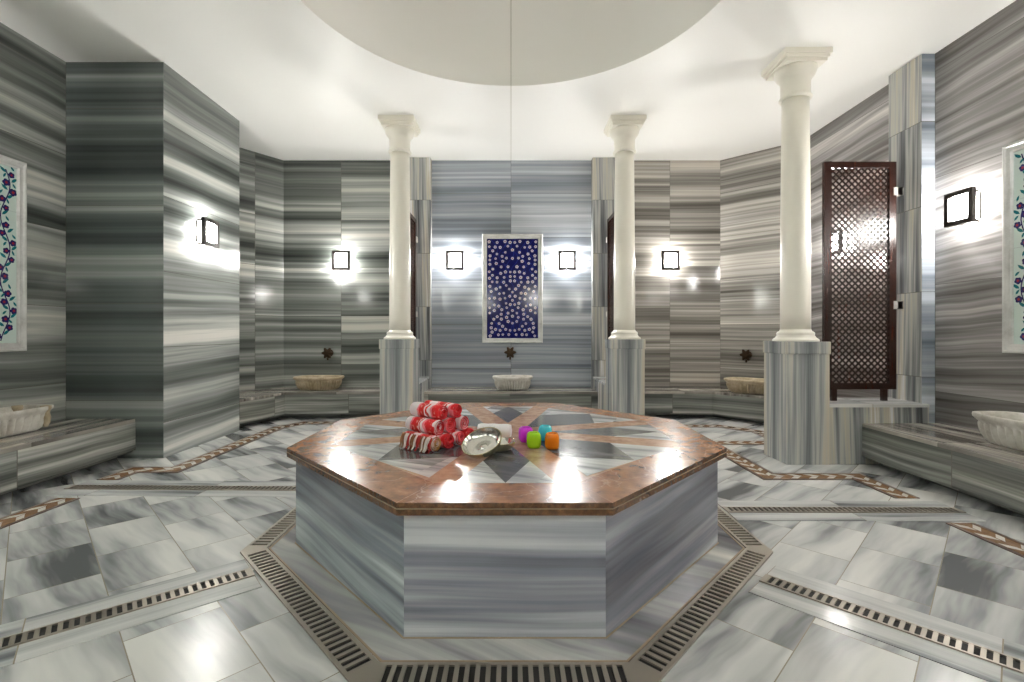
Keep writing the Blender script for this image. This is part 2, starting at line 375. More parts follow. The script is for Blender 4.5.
# ------------------------------------------------------------------ pilasters and low partitions
def pilaster(name, x0, x1, y0, y1, endtest=None):
    m = MB(); m.box(x0, x1, y0, y1, 0, H, 0)
    if endtest:
        for i, f in enumerate(m.f):
            if endtest([m.v[k] for k in f]): m.m[i] = 1
    return struct(m.build(name, [M['vert'], M['pilend']], bevel=.004))
pilaster('wall_pilaster_back_left', -1.445, -1.085, 6.525, YB)
pilaster('wall_pilaster_back_right', 1.10, 1.445, 6.525, YB)
pilaster('wall_pilaster_right', 3.47, XR, 4.09, 4.45, lambda vs: max(v[1] for v in vs) < 4.1)
def low_wall(name, x0, x1, y0, y1):
    m = MB(); m.box(x0, x1, y0, y1, 0, .475, 0); m.box(x0, x1, y0 - (.008 if x1 - x0 > .5 else 0), y1, .475, .50, 1)
    return struct(m.build(name, [M['vert'], M['floor_strip']]))
low_wall('wall_low_right', 2.645, 3.47, 4.02, 4.42)
low_wall('wall_low_back_left', -1.44, -1.10, 5.62, 6.525)
low_wall('wall_low_back_right', 1.10, 1.44, 5.62, 6.525)

# ------------------------------------------------------------------ benches
def offset_poly(pts, d):
    """offset an open polyline to its left by d"""
    out = []
    for i, p in enumerate(pts):
        p = Vector(p)
        ns = []
        if i > 0: e = (p - Vector(pts[i - 1])).normalized(); ns.append(Vector((-e.y, e.x)))
        if i < len(pts) - 1: e = (Vector(pts[i + 1]) - p).normalized(); ns.append(Vector((-e.y, e.x)))
        n = ns[0] if len(ns) == 1 else (ns[0] + ns[1]).normalized() / max(.2, math.cos(ns[0].angle(ns[1]) / 2))
        out.append(p + n * d)
    return out
def bench(label, front, back, topmat='bench_top_back'):
    """front: polyline of the front edge, left to right; back: polyline along the wall, right to left"""
    zt = .345
    t = thing('marble_bench', label, 'bench', (0, 0, 0))
    inner = offset_poly(front, .025)
    toe = offset_poly(front, .16)
    m = MB(); m.prism(list(inner) + back, .06, zt - .03); m.build('bench_body', M['bench'], t)
    m = MB(); m.prism(list(toe) + back, 0, .06); m.build('toe_base', M['bench'], t)
    m = MB(); m.prism([tuple(p) for p in front] + back, zt - .03, zt); m.build('seat_slab', M[topmat], t, bevel=.004)
    m = MB(); fr = [tuple(p) for p in front]
    m.prism(fr + [tuple(p) for p in inner][::-1], .075, zt - .0301); m.build('front_panel', M['bench'], t)
    return t
bench('banded marble bench along the left wall, ending against the tall pier', [(-3.27, YF + .004), (-3.27, 4.216)], [(XL + .004, 4.216), (XL + .004, YF + .004)], 'bench_top')
bench('banded marble bench along the right wall, butting the low wall below the lattice screen', [(2.91, 4.01), (2.91, YF + .004)], [(XR - .004, YF + .004), (XR - .004, 4.01)], 'bench_top')
bench('low marble bench in the back bay between the pier and the first slender column', [(-3.03, 5.41), (-2.83, 6.06), (-1.448, 6.12)], [(-1.448, 6.634), (-3.116, 6.634), (-3.73, 5.79), (-3.73, 5.41)])
bench('low marble bench in the middle back bay under the blue tile picture', [(-1.10, 6.12), (1.10, 6.12)], [(1.10, 6.522), (1.095, 6.522), (1.095, 6.634), (-1.08, 6.634), (-1.08, 6.522), (-1.10, 6.522)])
bench('low marble bench turning the corner behind the big right column', [(1.448, 6.12), (2.55, 6.12), (3.04, 5.62), (3.04, 4.46)], [(XR - .006, 4.46), (XR - .006, 5.933), (2.866, 6.634), (1.448, 6.634)])

# ------------------------------------------------------------------ columns
def column(x, y, label):
    t = thing('marble_column', label, 'column', (x, y, 0), 0, 'white columns on marble pedestals')
    h = .179
    m = MB(); m.box(-h, h, -h, h, 0, .915); pd = m.build('pedestal', M['ped'], t, bevel=.003)
    m = MB(); m.box(-h - .008, h + .008, -h - .008, h + .008, .915, 1.02); m.build('pedestal_cap', M['ped'], pd, bevel=.006)
    m = MB()
    m.lathe([(.178, 1.02), (.178, 1.034), (.170, 1.042), (.158, 1.05), (.150, 1.058), (.150, 1.066), (.142, 1.07), (.146, 1.082), (.144, 1.094), (.136, 1.102), (.124, 1.108), (.119, 1.122)], seg=48)
    m.build('column_base', M['col'], t)
    m = MB()
    prof = []
    for i in range(15):
        q = i / 14; prof.append((.1175 - .0125 * q ** 1.6, 1.12 + q * 1.985))
    m.lathe(prof, seg=48); m.build('shaft', M['col'], t)
    m = MB()
    m.lathe([(.105, 3.10), (.122, 3.102), (.128, 3.112), (.128, 3.122), (.120, 3.13), (.116, 3.14), (.116, 3.255), (.122, 3.262), (.122, 3.272), (.132, 3.28), (.148, 3.30), (.160, 3.325), (.164, 3.345), (.164, 3.36)], seg=48)
    m.box(-.168, .168, -.168, .168, 3.36, 3.385)
    m.box(-.182, .182, -.182, .182, 3.385, 3.41)
    m.box(-.195, .195, -.195, .195, 3.41, H)
    m.build('capital', M['col'], t)
    return t
column(-1.248, 5.44, 'slender white column on a marble pedestal behind the towels, lamp to its left')
column(1.275, 5.44, 'slender white column on a marble pedestal in back, between blue tile picture and big column')
column(2.462, 4.19, 'tall thick white column on a marble pedestal beside the wide lattice screen')

# ------------------------------------------------------------------ lattice screens
def clip_strip(c, hw, sgn, w, h):
    """strip |sgn*x - z + c| < hw*sqrt2 clipped to 0..w, 0..h -> polygon"""
    k = hw * math.sqrt(2)
    poly = [(0, 0), (w, 0), (w, h), (0, h)]
    for s in (1, -1):
        out = []
        g = lambda p: s * (sgn * p[0] - p[1] + c) + k
        for i in range(len(poly)):
            a, b_ = poly[i], poly[(i + 1) % len(poly)]
            ga, gb = g(a), g(b_)
            if ga >= 0: out.append(a)
            if (ga >= 0) != (gb >= 0):
                t = ga / (ga - gb); out.append((a[0] + t * (b_[0] - a[0]), a[1] + t * (b_[1] - a[1])))
        poly = out
        if not poly: return []
    return poly
def lattice_screen(label, loc, rz, W=.63):
    t = thing('lattice_screen', label, 'screen', loc, rz, 'wooden lattice screens')
    Z0, Z1, st = .10, 2.085, .062
    m = MB()
    m.box(-W / 2, -W / 2 + st, -.016, .016, Z0, Z1); m.box(W / 2 - st, W / 2, -.016, .016, Z0, Z1)
    m.box(-W / 2 + st, W / 2 - st, -.016, .016, Z1 - .055, Z1); m.box(-W / 2 + st, W / 2 - st, -.016, .016, Z0, Z0 + .055)
    m.build('screen_frame', M['wood'], t, bevel=.003)
    m = MB(); iw, ih = W - 2 * st + .012, Z1 - Z0 - .11 + .012
    ox, oz = -iw / 2, Z0 + .055 - .006
    for sgn, y0, y1 in ((1, -.006, 0), (-1, 0, .006)):
        c = -iw - .1 if sgn == 1 else -.0
        c = -iw - .06
        while c < ih + iw + .06:
            p = clip_strip(c, .0070, sgn, iw, ih)
            if len(p) >= 3:
                vs = [(ox + q[0], y0, oz + q[1]) for q in p] + [(ox + q[0], y1, oz + q[1]) for q in p]; n = len(p)
                m.add(vs, [(i, (i + 1) % n, n + (i + 1) % n, n + i) for i in range(n)] + [tuple(range(n)), tuple(range(2 * n - 1, n - 1, -1))])
            c += .056
    m.build('lattice', M['wood'], t)
    for x in (-W / 2 + .09, W / 2 - .10):
        m = MB(); m.box(x - .022, x + .022, -.015, .015, 0, Z0 + .004); m.build('foot', M['wood'], t)
    for z in (.83, 1.82):
        m = MB(); m.box(W / 2 - .03, W / 2 + .05, -.024, -.0165, z - .03, z + .04); m.box(W / 2 + .002, W / 2 + .052, -.024, .02, z - .03, z + .04)
        m.build('hinge', M['chrome'], t, bevel=.002)
    return t
s0 = lattice_screen('wide dark red wooden lattice screen on the low wall beside the big column', (3.043, 4.23, .50), 0)
s1 = copy_tree(s0); s1.location = (-1.265, 6.08, .50); s1.rotation_euler.z = R(90)
s1['label'] = 'lattice screen seen edge-on beside the slender column behind the towels'
s2 = copy_tree(s0); s2.location = (1.285, 6.08, .50); s2.rotation_euler.z = R(90)
s2['label'] = 'lattice screen seen edge-on beside the slender column nearer the big column'

# ------------------------------------------------------------------ sconces
def sconce(loc, rz, label):
    """local: wall plane y=0, faces -y"""
    t = thing('wall_sconce', label, 'wall lamp', loc, rz, 'lit wall lamps')
    m = MB(); m.box(-.085, .085, -.014, 0, -.10, .10); m.build('back_plate', M['black_metal'], t)
    m = MB()
    w0, w1, h0 = .088, .075, .10
    m.prism([(-.088, -.014), (.088, -.014), (.076, -.085), (-.076, -.085)], -.098, .098)
    m.build('glass_shade', M['glow'], t, bevel=.008)
    m = MB(); f, b_ = -.105, -.07
    m.box(-.12, .12, f, b_, .094, .132); m.box(-.12, .12, f, b_, -.132, -.094)
    m.box(-.12, -.084, f, b_, -.094, .094); m.box(.084, .12, f, b_, -.094, .094)
    for x in (-.06, .06):
        m.box(x - .008, x + .008, b_, -.002, .108, .122); m.box(x - .008, x + .008, b_, -.002, -.122, -.108)
    m.build('lamp_frame', M['black_metal'], t, bevel=.003)
    return t
ZS = 2.07
sconce((-2.30, YB, ZS), 0, 'lit wall lamp above the basin in the back bay beside the pier')
sconce((-.76, YB, ZS), 0, 'lit wall lamp beside the blue tile picture, on the towels\' side')
sconce((.76, YB, ZS), 0, 'lit wall lamp beside the blue tile picture, on the coloured glass holders\' side')
sconce((2.16, YB, ZS), 0, 'lit wall lamp on the back wall between second slender column and big column')
sconce((-3.03, 4.74, ZS), R(90), 'lit wall lamp on the inner side of the tall marble pier')
sconce((XR, 3.775, ZS), R(-90), 'large lit wall lamp between the pilaster and the pale floral tile picture')
sconce((XR, 5.24, ZS), R(-90), 'lit wall lamp seen through the slats of the wide lattice screen')

# ------------------------------------------------------------------ tile pictures
def flower(m, x, z, r, y, n=5, mp=1, mc=2, rot=0):
    pts = []
    for i in range(n * 4):
        a = rot + 2 * PI * i / (n * 4); rr = r * (.78 + .22 * abs(math.cos(n * (a - rot) / 2)))
        pts.append((x + rr * math.cos(a), z + rr * math.sin(a)))
    k = len(pts)
    m.add([(p[0], y, p[1]) for p in pts] + [(p[0], y + .002, p[1]) for p in pts], [tuple(range(k))] + [(i, (i + 1) % k, k + (i + 1) % k, k + i) for i in range(k)], mp)
    c = [(x + .36 * r * math.cos(2 * PI * i / 8), y - .0006, z + .36 * r * math.sin(2 * PI * i / 8)) for i in range(8)]
    m.add(c, [tuple(range(8))], mc)
def ribbon(m, pts, w, y, mat):
    for i in range(len(pts) - 1):
        a, b_ = Vector(pts[i]), Vector(pts[i + 1]); d = (b_ - a)
        if d.length < 1e-6: continue
        d.normalize(); n = Vector((-d.y, d.x)) * w; a2 = a - d * w * .5; b2 = b_ + d * w * .5
        m.add([(q.x, y, q.y) for q in (a2 - n, b2 - n, b2 + n, a2 + n)], [(0, 1, 2, 3)], mat)
def leaf(m, x, z, L, a, y, mat):
    d = Vector((math.cos(a), math.sin(a))); n = Vector((-d.y, d.x)); o = Vector((x, z))
    q = [o, o + d * L * .3 + n * L * .2, o + d * L * .65 + n * L * .2, o + d * L, o + d * L * .65 - n * L * .12, o + d * L * .3 - n * L * .16]
    m.add([(p.x, y, p.y) for p in q], [tuple(range(6))], mat)
def moulded_frame(W, Hh, fw, parent):
    """mitred frame, inner opening W x Hh, stepped profile; wall plane y=0, front -y"""
    m = MB()
    prof = [(0, .0), (0, -.022), (.010, -.030), (.022, -.026), (fw * .55, -.026), (fw * .68, -.038), (fw - .01, -.038), (fw, -.030), (fw, 0)]
    cs = [(-1, -1), (1, -1), (1, 1), (-1, 1)]
    rs = [[(sx * (W / 2 + o), y, sz * (Hh / 2 + o)) for o, y in prof] for sx, sz in cs]
    m.rings(rs + [rs[0]], 0, False, False)
    return m.build('frame', M['frame_marble'], parent)
def tile_picture(loc, rz, label, kind):
    t = thing('tile_picture', label, 'tile picture', loc, rz, 'framed floral tile pictures')
    W, Hh, fw = .70, 1.36, .065
    moulded_frame(W, Hh, fw, t)
    m = MB(); y = -.014
    m.box(-W / 2 - .002, W / 2 + .002, -.012, -.001, -Hh / 2 - .002, Hh / 2 + .002, 0)
    rnd = random.Random(11 if kind == 'blue' else 5)
    if kind == 'blue':
        for q in range(9):                                            # winding stems, mirrored about the centre
            for s in (-1, 1):
                ph = rnd.random() * 6
                x0 = .03 + (q % 3) * .11; z0 = -Hh / 2 + .05 + (q // 3) * .44
                ribbon(m, [(s * (x0 + .05 * math.sin(ph + k * .8)), z0 + k * .044) for k in range(11)], .0025, -.0125, 3)
        pts = []
        tries = 0
        while len(pts) < 84 and tries < 9000:
            tries += 1
            x, z = rnd.uniform(.0, W / 2 - .03), rnd.uniform(-Hh / 2 + .03, Hh / 2 - .035)
            if x < .028: x = 0 if x < .012 else .03
            if all((x - a) ** 2 + (z - b) ** 2 > .056 ** 2 for a, b in pts): pts.append((x, z))
        for x, z in pts:
            for s in ((1, -1) if x else (1,)):
                flower(m, s * x, z, rnd.uniform(.017, .024), -.0145, 5, 1, 2, rnd.random())
                if rnd.random() < .7: leaf(m, s * (x + .022), z + .01, .03, rnd.uniform(0, 6.3), -.013, 3)
        mats = [M['blue'], M['petal'], M['red'], M['blue2']]
    else:
        for q in range(4):
            x0 = -W / 2 + .085 + q * .177; ph = q * 1.7
            path = [(x0 + .035 * math.sin(ph + k * .42), -Hh / 2 + .02 + k * (Hh - .05) / 40) for k in range(41)]
            ribbon(m, path, .0045, -.0128, 1)
            for k in range(1, 40, 2):
                s = 1 if (k // 2) % 2 else -1
                px, pz = path[k]
                flower(m, px + s * .028, pz, rnd.uniform(.024, .031), -.0145, 5, 1, 2, rnd.random())
                leaf(m, px - s * .01, pz + .01, .062, (PI / 2 - s * -.9), -.0132, 3)
                leaf(m, px + s * .05, pz + .035, .045, (PI / 2 + s * rnd.uniform(.3, 1)), -.0134, 3)
        for z in (-.34, 0, .34): m.box(-W / 2, W / 2, -.0126, -.0118, z - .001, z + .001, 4)
        mats = [M['mint'], M['navy'], M['red'], M['teal'], M['grout']]
    m.build('tile_panel', mats, t, fix=False)
    return t
ZP = 1.695
tile_picture((.02, YB, ZP), 0, 'framed cobalt blue tile picture with small white blossoms on the back wall', 'blue')
tile_picture((XL, 3.435, ZP), R(90), 'framed pale tile picture with navy blossoms beside the tall pier', 'pale')
tile_picture((XR, 3.09, ZP), R(-90), 'framed pale tile picture with navy blossoms beside the large wall lamp', 'pale')

# ------------------------------------------------------------------ basins
def basin(loc, rz, label, a=.29, b=.21, hgt=.18, mat='stone', flutes=16, exp=2.6, scrolls=False):
    t = thing('marble_basin', label, 'basin', loc, rz, 'carved marble basins')
    n = 400
    def se(th, k):
        c, s = math.cos(th), math.sin(th)
        r = (abs(c) ** exp + abs(s) ** exp) ** (-1 / exp)
        return r
    prof = [(.62, 0, 0), (.76, .004, .3), (.84, .02, 1), (.90, .05, 1), (.94, .08, 1), (.955, .105, 1), (.955, .120, .5), (.94, .128, 0), (.96, .134, 0), (1.02, .150, 0), (1.05, .158, 0), (1.055, .168, 0), (1.05, .18, 0),
            (1.0, .182, 0), (.93, .178, 0), (.90, .165, 0), (.84, .12, 0), (.74, .07, 0), (.5, .045, 0), (.1, .042, 0)]
    al_ = [0]
    for i in range(n):
        q0, q1 = [(a * se(2 * PI * j / n, 1) * math.cos(2 * PI * j / n), b * se(2 * PI * j / n, 1) * math.sin(2 * PI * j / n)) for j in (i, i + 1)]
        al_.append(al_[-1] + math.hypot(q1[0] - q0[0], q1[1] - q0[1]))
    m = MB(); rs = []
    for k, z, fl in prof:
        ring = []
        for i in range(n):
            th = 2 * PI * i / n
            r = se(th, k) * k * (1 - fl * .22 * (1 - abs(math.sin(PI * (2 * flutes) * al_[i] / al_[-1]))))
            ring.append((a * r * math.cos(th), b * r * math.sin(th), z * hgt / .18))
        rs.append(ring)
    m.rings(rs, 0, True, True, True, True)
    body = m.build('bowl', M[mat], t)
    if scrolls:
        for sx in (-1, 1):
            for sy in (-1, 1):
                q = MB(); c = (sx * a * .80, sy * b * .78)
                q.lathe([(.012, .02), (.026, .05), (.032, .09), (.024, .13), (.030, .15), (.036, .165), (.034, .183), (.01, .186)], (c[0], c[1], 0), 18)
                q.build('corner_scroll', M['stone_warm'], t)
    return t
ZB = .345
basin((-2.53, 6.38, ZB), 0, 'carved marble basin on the back bench beside the pier, below a dark tap', .295, .19, .17, 'stone_warm', 20, 3.2)
basin((.02, 6.37, ZB), 0, 'carved marble basin under the blue tile picture', .25, .17, .175, 'stone', 18, 3.2)
basin((2.98, 6.01, ZB), R(-45), 'carved marble basin half hidden behind the big column', .29, .19, .17, 'stone_warm', 20, 3.2)
basin((-3.725, 3.50, ZB), R(90), 'carved marble basin with fluted front on the left wall bench', .325, .142, .18, 'stone', 13, 5, True)
basin((3.375, 3.10, ZB), R(90), 'carved marble basin with pouting rim on the right wall bench', .325, .19, .195, 'stone', 16, 3.0)

# ------------------------------------------------------------------ taps
def tap(loc, rz, label):
    t = thing('bronze_tap', label, 'tap', loc, rz, 'dark bronze taps')
    m = MB()
    def ydisc(r0, y0, r1, y1, seg=20):
        a = [(r0 * math.cos(2 * PI * i / seg), y0, r0 * math.sin(2 * PI * i / seg)) for i in range(seg)]
        b_ = [(r1 * math.cos(2 * PI * i / seg), y1, r1 * math.sin(2 * PI * i / seg)) for i in range(seg)]
        m.rings([a, b_], 0, True, True, True, True)
    ydisc(.05, 0, .042, -.012); ydisc(.022, -.012, .020, -.085)
    m.build('tap_body', M['bronze'], t)
    m = MB(); n = 72
    o = []
    for i in range(n):
        a = 2 * PI * i / n; r = .068 + .016 * math.cos(6 * a)
        o.append((r * math.cos(a), r * math.sin(a)))
    m.rings([[(p[0] * .9, -.085, p[1] * .9) for p in o], [(p[0], -.093, p[1]) for p in o], [(p[0] * .9, -.103, p[1] * .9) for p in o], [(p[0] * .3, -.11, p[1] * .3) for p in o]], 0, True, True, True, True)
    m.build('rosette_handle', M['bronze'], t)
    m = MB(); m.tube([(0, -.05, -.01), (0, -.06, -.05), (0, -.075, -.085), (0, -.08, -.10)], [.016, .015, .013, .012], 12); m.build('spout', M['bronze'], t)
    return t
tap((-2.485, YB, .815), 0, 'dark rosette tap on the wall above the basin beside the pier')
tap((-.01, YB, .825), 0, 'dark rosette tap under the blue tile picture')
d = Vector((.715, -.70)).normalized()
tap((3.13, 6.385, .80), R(-45), 'dark tap on the corner wall beside the big column')

# ------------------------------------------------------------------ floor: strips, drains, mosaic bands
def octo(o, cx=-.022, f=1.727, bk=4.04, hw=1.09, a=.36, chy=.775):
    P = [Vector(p) for p in ((cx - a, f), (cx + a, f), (cx + hw, f + chy), (cx + hw, bk - chy), (cx + a, bk), (cx - a, bk), (cx - hw, bk - chy), (cx - hw, f + chy))]
    out = []
    for i in range(8):
        e0 = (P[i] - P[i - 1]).normalized(); e1 = (P[(i + 1) % 8] - P[i]).normalized()
        n0 = Vector((e0.y, -e0.x)); n1 = Vector((e1.y, -e1.x))
        p = P[i] + (n0 + n1) / (1 + n0.dot(n1)) * o
        out.append((p.x, p.y))
    return out
def lerp(p, q, t): return (p[0] + (q[0] - p[0]) * t, p[1] + (q[1] - p[1]) * t)
def strip_floor(name, p0, p1, side, w0, w1):
    """thin marble strip beside a channel line p0->p1 between offsets w0 and w1 (side +1 left / -1 right)"""
    a, b_ = Vector(p0), Vector(p1); L = (b_ - a).length
    m = MB(); lo, hi = (w0, w1) if side > 0 else (-w1, -w0)
    m.box(0, L, lo, hi, 0, .003)
    o = m.build(name, M['floor_strip'], None, (a.x, a.y, 0)); o.rotation_euler.z = math.atan2(b_.y - a.y, b_.x - a.x)
    return struct(o)
ST = [0]
def trim(): ST[0] += 1; return 'trim_%d' % ST[0]

oi, oo = octo(.125), octo(.236)
ring_lab = {0: 'slotted steel drain grate along the platform\'s front face', 1: 'slotted steel drain grate along the platform\'s pale slanting front-right face',
            7: 'slotted steel drain grate along the platform\'s slanting front-left face', 2: 'slotted steel drain grate along the platform\'s right flank', 6: 'slotted steel drain grate along the platform\'s left flank'}
def prism_local(m, pts, c, z0, z1, mat=0): m.prism([(p[0] - c[0], p[1] - c[1]) for p in pts], z0, z1, mat)
def drain(label, quad, pitch, slot, railw, endw, group):
    """quad: inner0, inner1, outer1, outer0"""
    i0, i1, o1, o0 = [Vector(p) for p in quad]
    c = (i0 + i1 + o0 + o1) / 4
    t = thing('drain_grate', label, 'drain grate', (c.x, c.y, 0), 0, group)
    m = MB(); prism_local(m, [i0, i1, o1, o0], c, 0, .002); m.build('channel', M['slot'], t)  # flat sheet on the floor, the recess's shade is in its colour
    d = (i1 - i0).normalized(); n = (o0 - i0); n = (n - n.dot(d) * d); w = n.length; n.normalize()
    m = MB()
    def at(u, v): return i0 + d * u + n * v
    ua0 = 0; ub0 = (i1 - i0).length
    # ends of the outer edge measured along d
    ou0 = (o0 - i0).dot(d); ou1 = (o1 - i0).dot(d)
    def u0(v): return ua0 + (ou0 - ua0) * v / w
    def u1(v): return ub0 + (ou1 - ub0) * v / w
    z = .008
    for v0, v1 in ((0, railw), (w - railw, w)):
        prism_local(m, [at(u0(v0), v0), at(u1(v0), v0), at(u1(v1), v1), at(u0(v1), v1)], c, 0, z)
    s0, s1 = max(ua0, ou0 if ou0 > ua0 else ua0) + endw, min(ub0, ou1 if ou1 < ub0 else ub0) - endw
    v0, v1 = railw, w - railw
    prism_local(m, [at(u0(v0), v0), at(s0, v0), at(s0, v1), at(u0(v1), v1)], c, 0, z)
    prism_local(m, [at(s1, v0), at(u1(v0), v0), at(u1(v1), v1), at(s1, v1)], c, 0, z)
    m.build('grate_frame', M['steel'], t)
    m = MB(); k = max(2, int((s1 - s0) / pitch)); pt = (s1 - s0) / k
    for i in range(k + 1):
        a = s0 + i * pt - (pt - slot) / 2; b_ = a + (pt - slot)
        prism_local(m, [at(a, v0), at(b_, v0), at(b_, v1), at(a, v1)], c, .002, z - .0005)
    m.build('slats', M['steel'], t)
    return t
for k, lab in ring_lab.items():
    j = (k + 1) % 8
    drain(lab, [oi[k], oi[j], oo[j], oo[k]], 0.034, .019, .014, .02, 'slotted grates around the platform')
CH = [((-1.18, 2.212), (-3.05, .635), 'narrow slotted drain running from the platform toward the lower left of the floor'),
      ((1.122, 2.158), (2.70, .51), 'narrow slotted drain running from the platform toward the lower right of the floor'),
      ((-1.36, 3.385), (-3.12, 3.42), 'narrow slotted drain crossing the floor toward the left bench'),
      ((1.32, 2.985), (2.76, 2.975), 'narrow slotted drain crossing the floor toward the right bench')]
for p0, p1, lab in CH:
    a, b_ = Vector(p0), Vector(p1); d = (b_ - a).normalized(); n = Vector((-d.y, d.x)); hw = .042
    drain(lab, [a - n * hw, b_ - n * hw, b_ + n * hw, a + n * hw], 0.031, .0165, .009, .02, 'narrow radial drains')
    strip_floor(trim(), p0, p1, 1, .043, .165); strip_floor(trim(), p0, p1, -1, .043, .165)

def mosaic(pts, w=.165):
    """mosaic band along a polyline: dark borders, tan ground, white lozenges"""
    m = MB()
    L0 = offset_poly(pts, w / 2); L1 = offset_poly(pts, w / 2 - .022); R1 = offset_poly(pts, -w / 2 + .022); R0 = offset_poly(pts, -w / 2)
    for i in range(len(pts) - 1):
        m.prism([R0[i], R0[i + 1], R1[i + 1], R1[i]], 0, .0035, 0)
        m.prism([L1[i], L1[i + 1], L0[i + 1], L0[i]], 0, .0035, 0)
        m.prism([R1[i], R1[i + 1], L1[i + 1], L1[i]], 0, .003, 1)
        a, b_ = Vector(pts[i]), Vector(pts[i + 1]); d = (b_ - a); L = d.length; d.normalize(); n = Vector((-d.y, d.x))
        k = max(1, round(L / .13)); pt = L / k; q = w / 2 - .022
        for j in range(k):
            c = a + d * (j + .5) * pt
            m.prism([c - d * pt * .46 - n * q * .85, c - d * pt * .08 - n * q * .85, c + d * pt * .30 - n * q * .08, c - d * pt * .08 - n * q * .08], .003, .0038, 2)
            m.prism([c + d * pt * .04 + n * q * .08, c + d * pt * .42 + n * q * .08, c + d * pt * .04 + n * q * .85, c - d * pt * .34 + n * q * .85], .003, .0038, 2)
    return struct(m.build(trim(), [M['mos_dark'], M['mos_tan'], M['mos_white']]))
mosaic([(-2.93, -.6), (-2.93, 3.20)])
mosaic([(-3.00, 3.60), (-3.00, 3.86), (-2.68, 3.86), (-2.68, 5.55), (-2.50, 5.85), (-1.75, 5.87), (-1.75, 4.95), (-.8, 4.95), (-.8, 5.80), (.8, 5.80), (.8, 4.95), (1.75, 4.95), (1.75, 5.66), (2.42, 5.66), (2.72, 5.35), (2.72, 4.80), (1.96, 4.80), (1.96, 3.68), (2.63, 3.68), (2.62, 3.20)])
mosaic([(2.58, 2.78), (2.58, -.6)])

# ------------------------------------------------------------------ the heated marble platform
t = thing('marble_platform', 'octagonal marble platform with brown stone rim and inlaid star top in the room\'s centre', 'platform', (-.02, 2.89, 0))
pc = (-.02, 2.89)
def loc8(o): return [(p[0] - pc[0], p[1] - pc[1]) for p in octo(o)]
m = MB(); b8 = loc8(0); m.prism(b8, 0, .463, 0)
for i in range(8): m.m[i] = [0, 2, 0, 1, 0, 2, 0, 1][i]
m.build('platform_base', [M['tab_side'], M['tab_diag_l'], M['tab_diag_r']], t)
m = MB(); m.prism(loc8(.115), 0, .010, 0, top=loc8(.0)); m.build('skirt', M['skirt'], t)
m = MB()
for o0, o1, zz in ((-.002, .006, .0115), (.110, .118, .0035)):
    p0, p1 = loc8(o0), loc8(o1)
    for i in range(8):
        j = (i + 1) % 8
        m.prism([p0[i], p1[i], p1[j], p0[j]], 0, zz)
m.build('joint_line', M['line'], t)
m = MB(); s8 = loc8(.04); q8 = loc8(.0412); i8 = loc8(-.18)
for i in range(8):
    j = (i + 1) % 8
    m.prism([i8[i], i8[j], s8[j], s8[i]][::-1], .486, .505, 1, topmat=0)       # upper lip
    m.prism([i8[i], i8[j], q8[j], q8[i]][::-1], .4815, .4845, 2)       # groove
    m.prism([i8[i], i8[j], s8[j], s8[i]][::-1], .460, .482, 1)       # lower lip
    c0, c1 = Vector(i8[i]), Vector(s8[i]); d = (c1 - c0).normalized(); n = Vector((-d.y, d.x)) * .0012
    m.prism([c0 - n, c1 - n, c1 + n, c0 + n], .504, .5053, 3)          # mitre joint
m.build('rim', [M['brown'], M['brown_edge'], M['line'], M['ray']], t)
# star inlay: rays to the eight corners, dark kites, pale triangles
m = MB(); z = .505
m.prism(i8, .44, z, 0)
hw = .078
V8 = [Vector(p) for p in i8]
for i in range(8):
    A_, B_ = V8[i], V8[(i + 1) % 8]; T = (A_ + B_) / 2
    ax = T.normalized(); r = T.length
    half = ax.angle(A_.normalized())
    r0 = hw / math.sin(half); rc = r * .67; wc = rc * math.tan(half) - hw / math.cos(half)
    pn = Vector((-ax.y, ax.x))
    K = [ax * r0, ax * rc + pn * wc, T, ax * rc - pn * wc]
    m.prism(K if True else K[::-1], z, z + .0008, 1)
    wb = r * math.tan(half) - hw / math.cos(half)
    for s in (1, -1):
        P = [ax * rc + pn * wc * s, T, T + pn * wb * s]
        P = P if s < 0 else P[::-1]
        m.prism(P, z, z + .0008, 2)
m.build('inlaid_top', [M['ray'], M['dark'], M['light']], t)
ZT = .5062

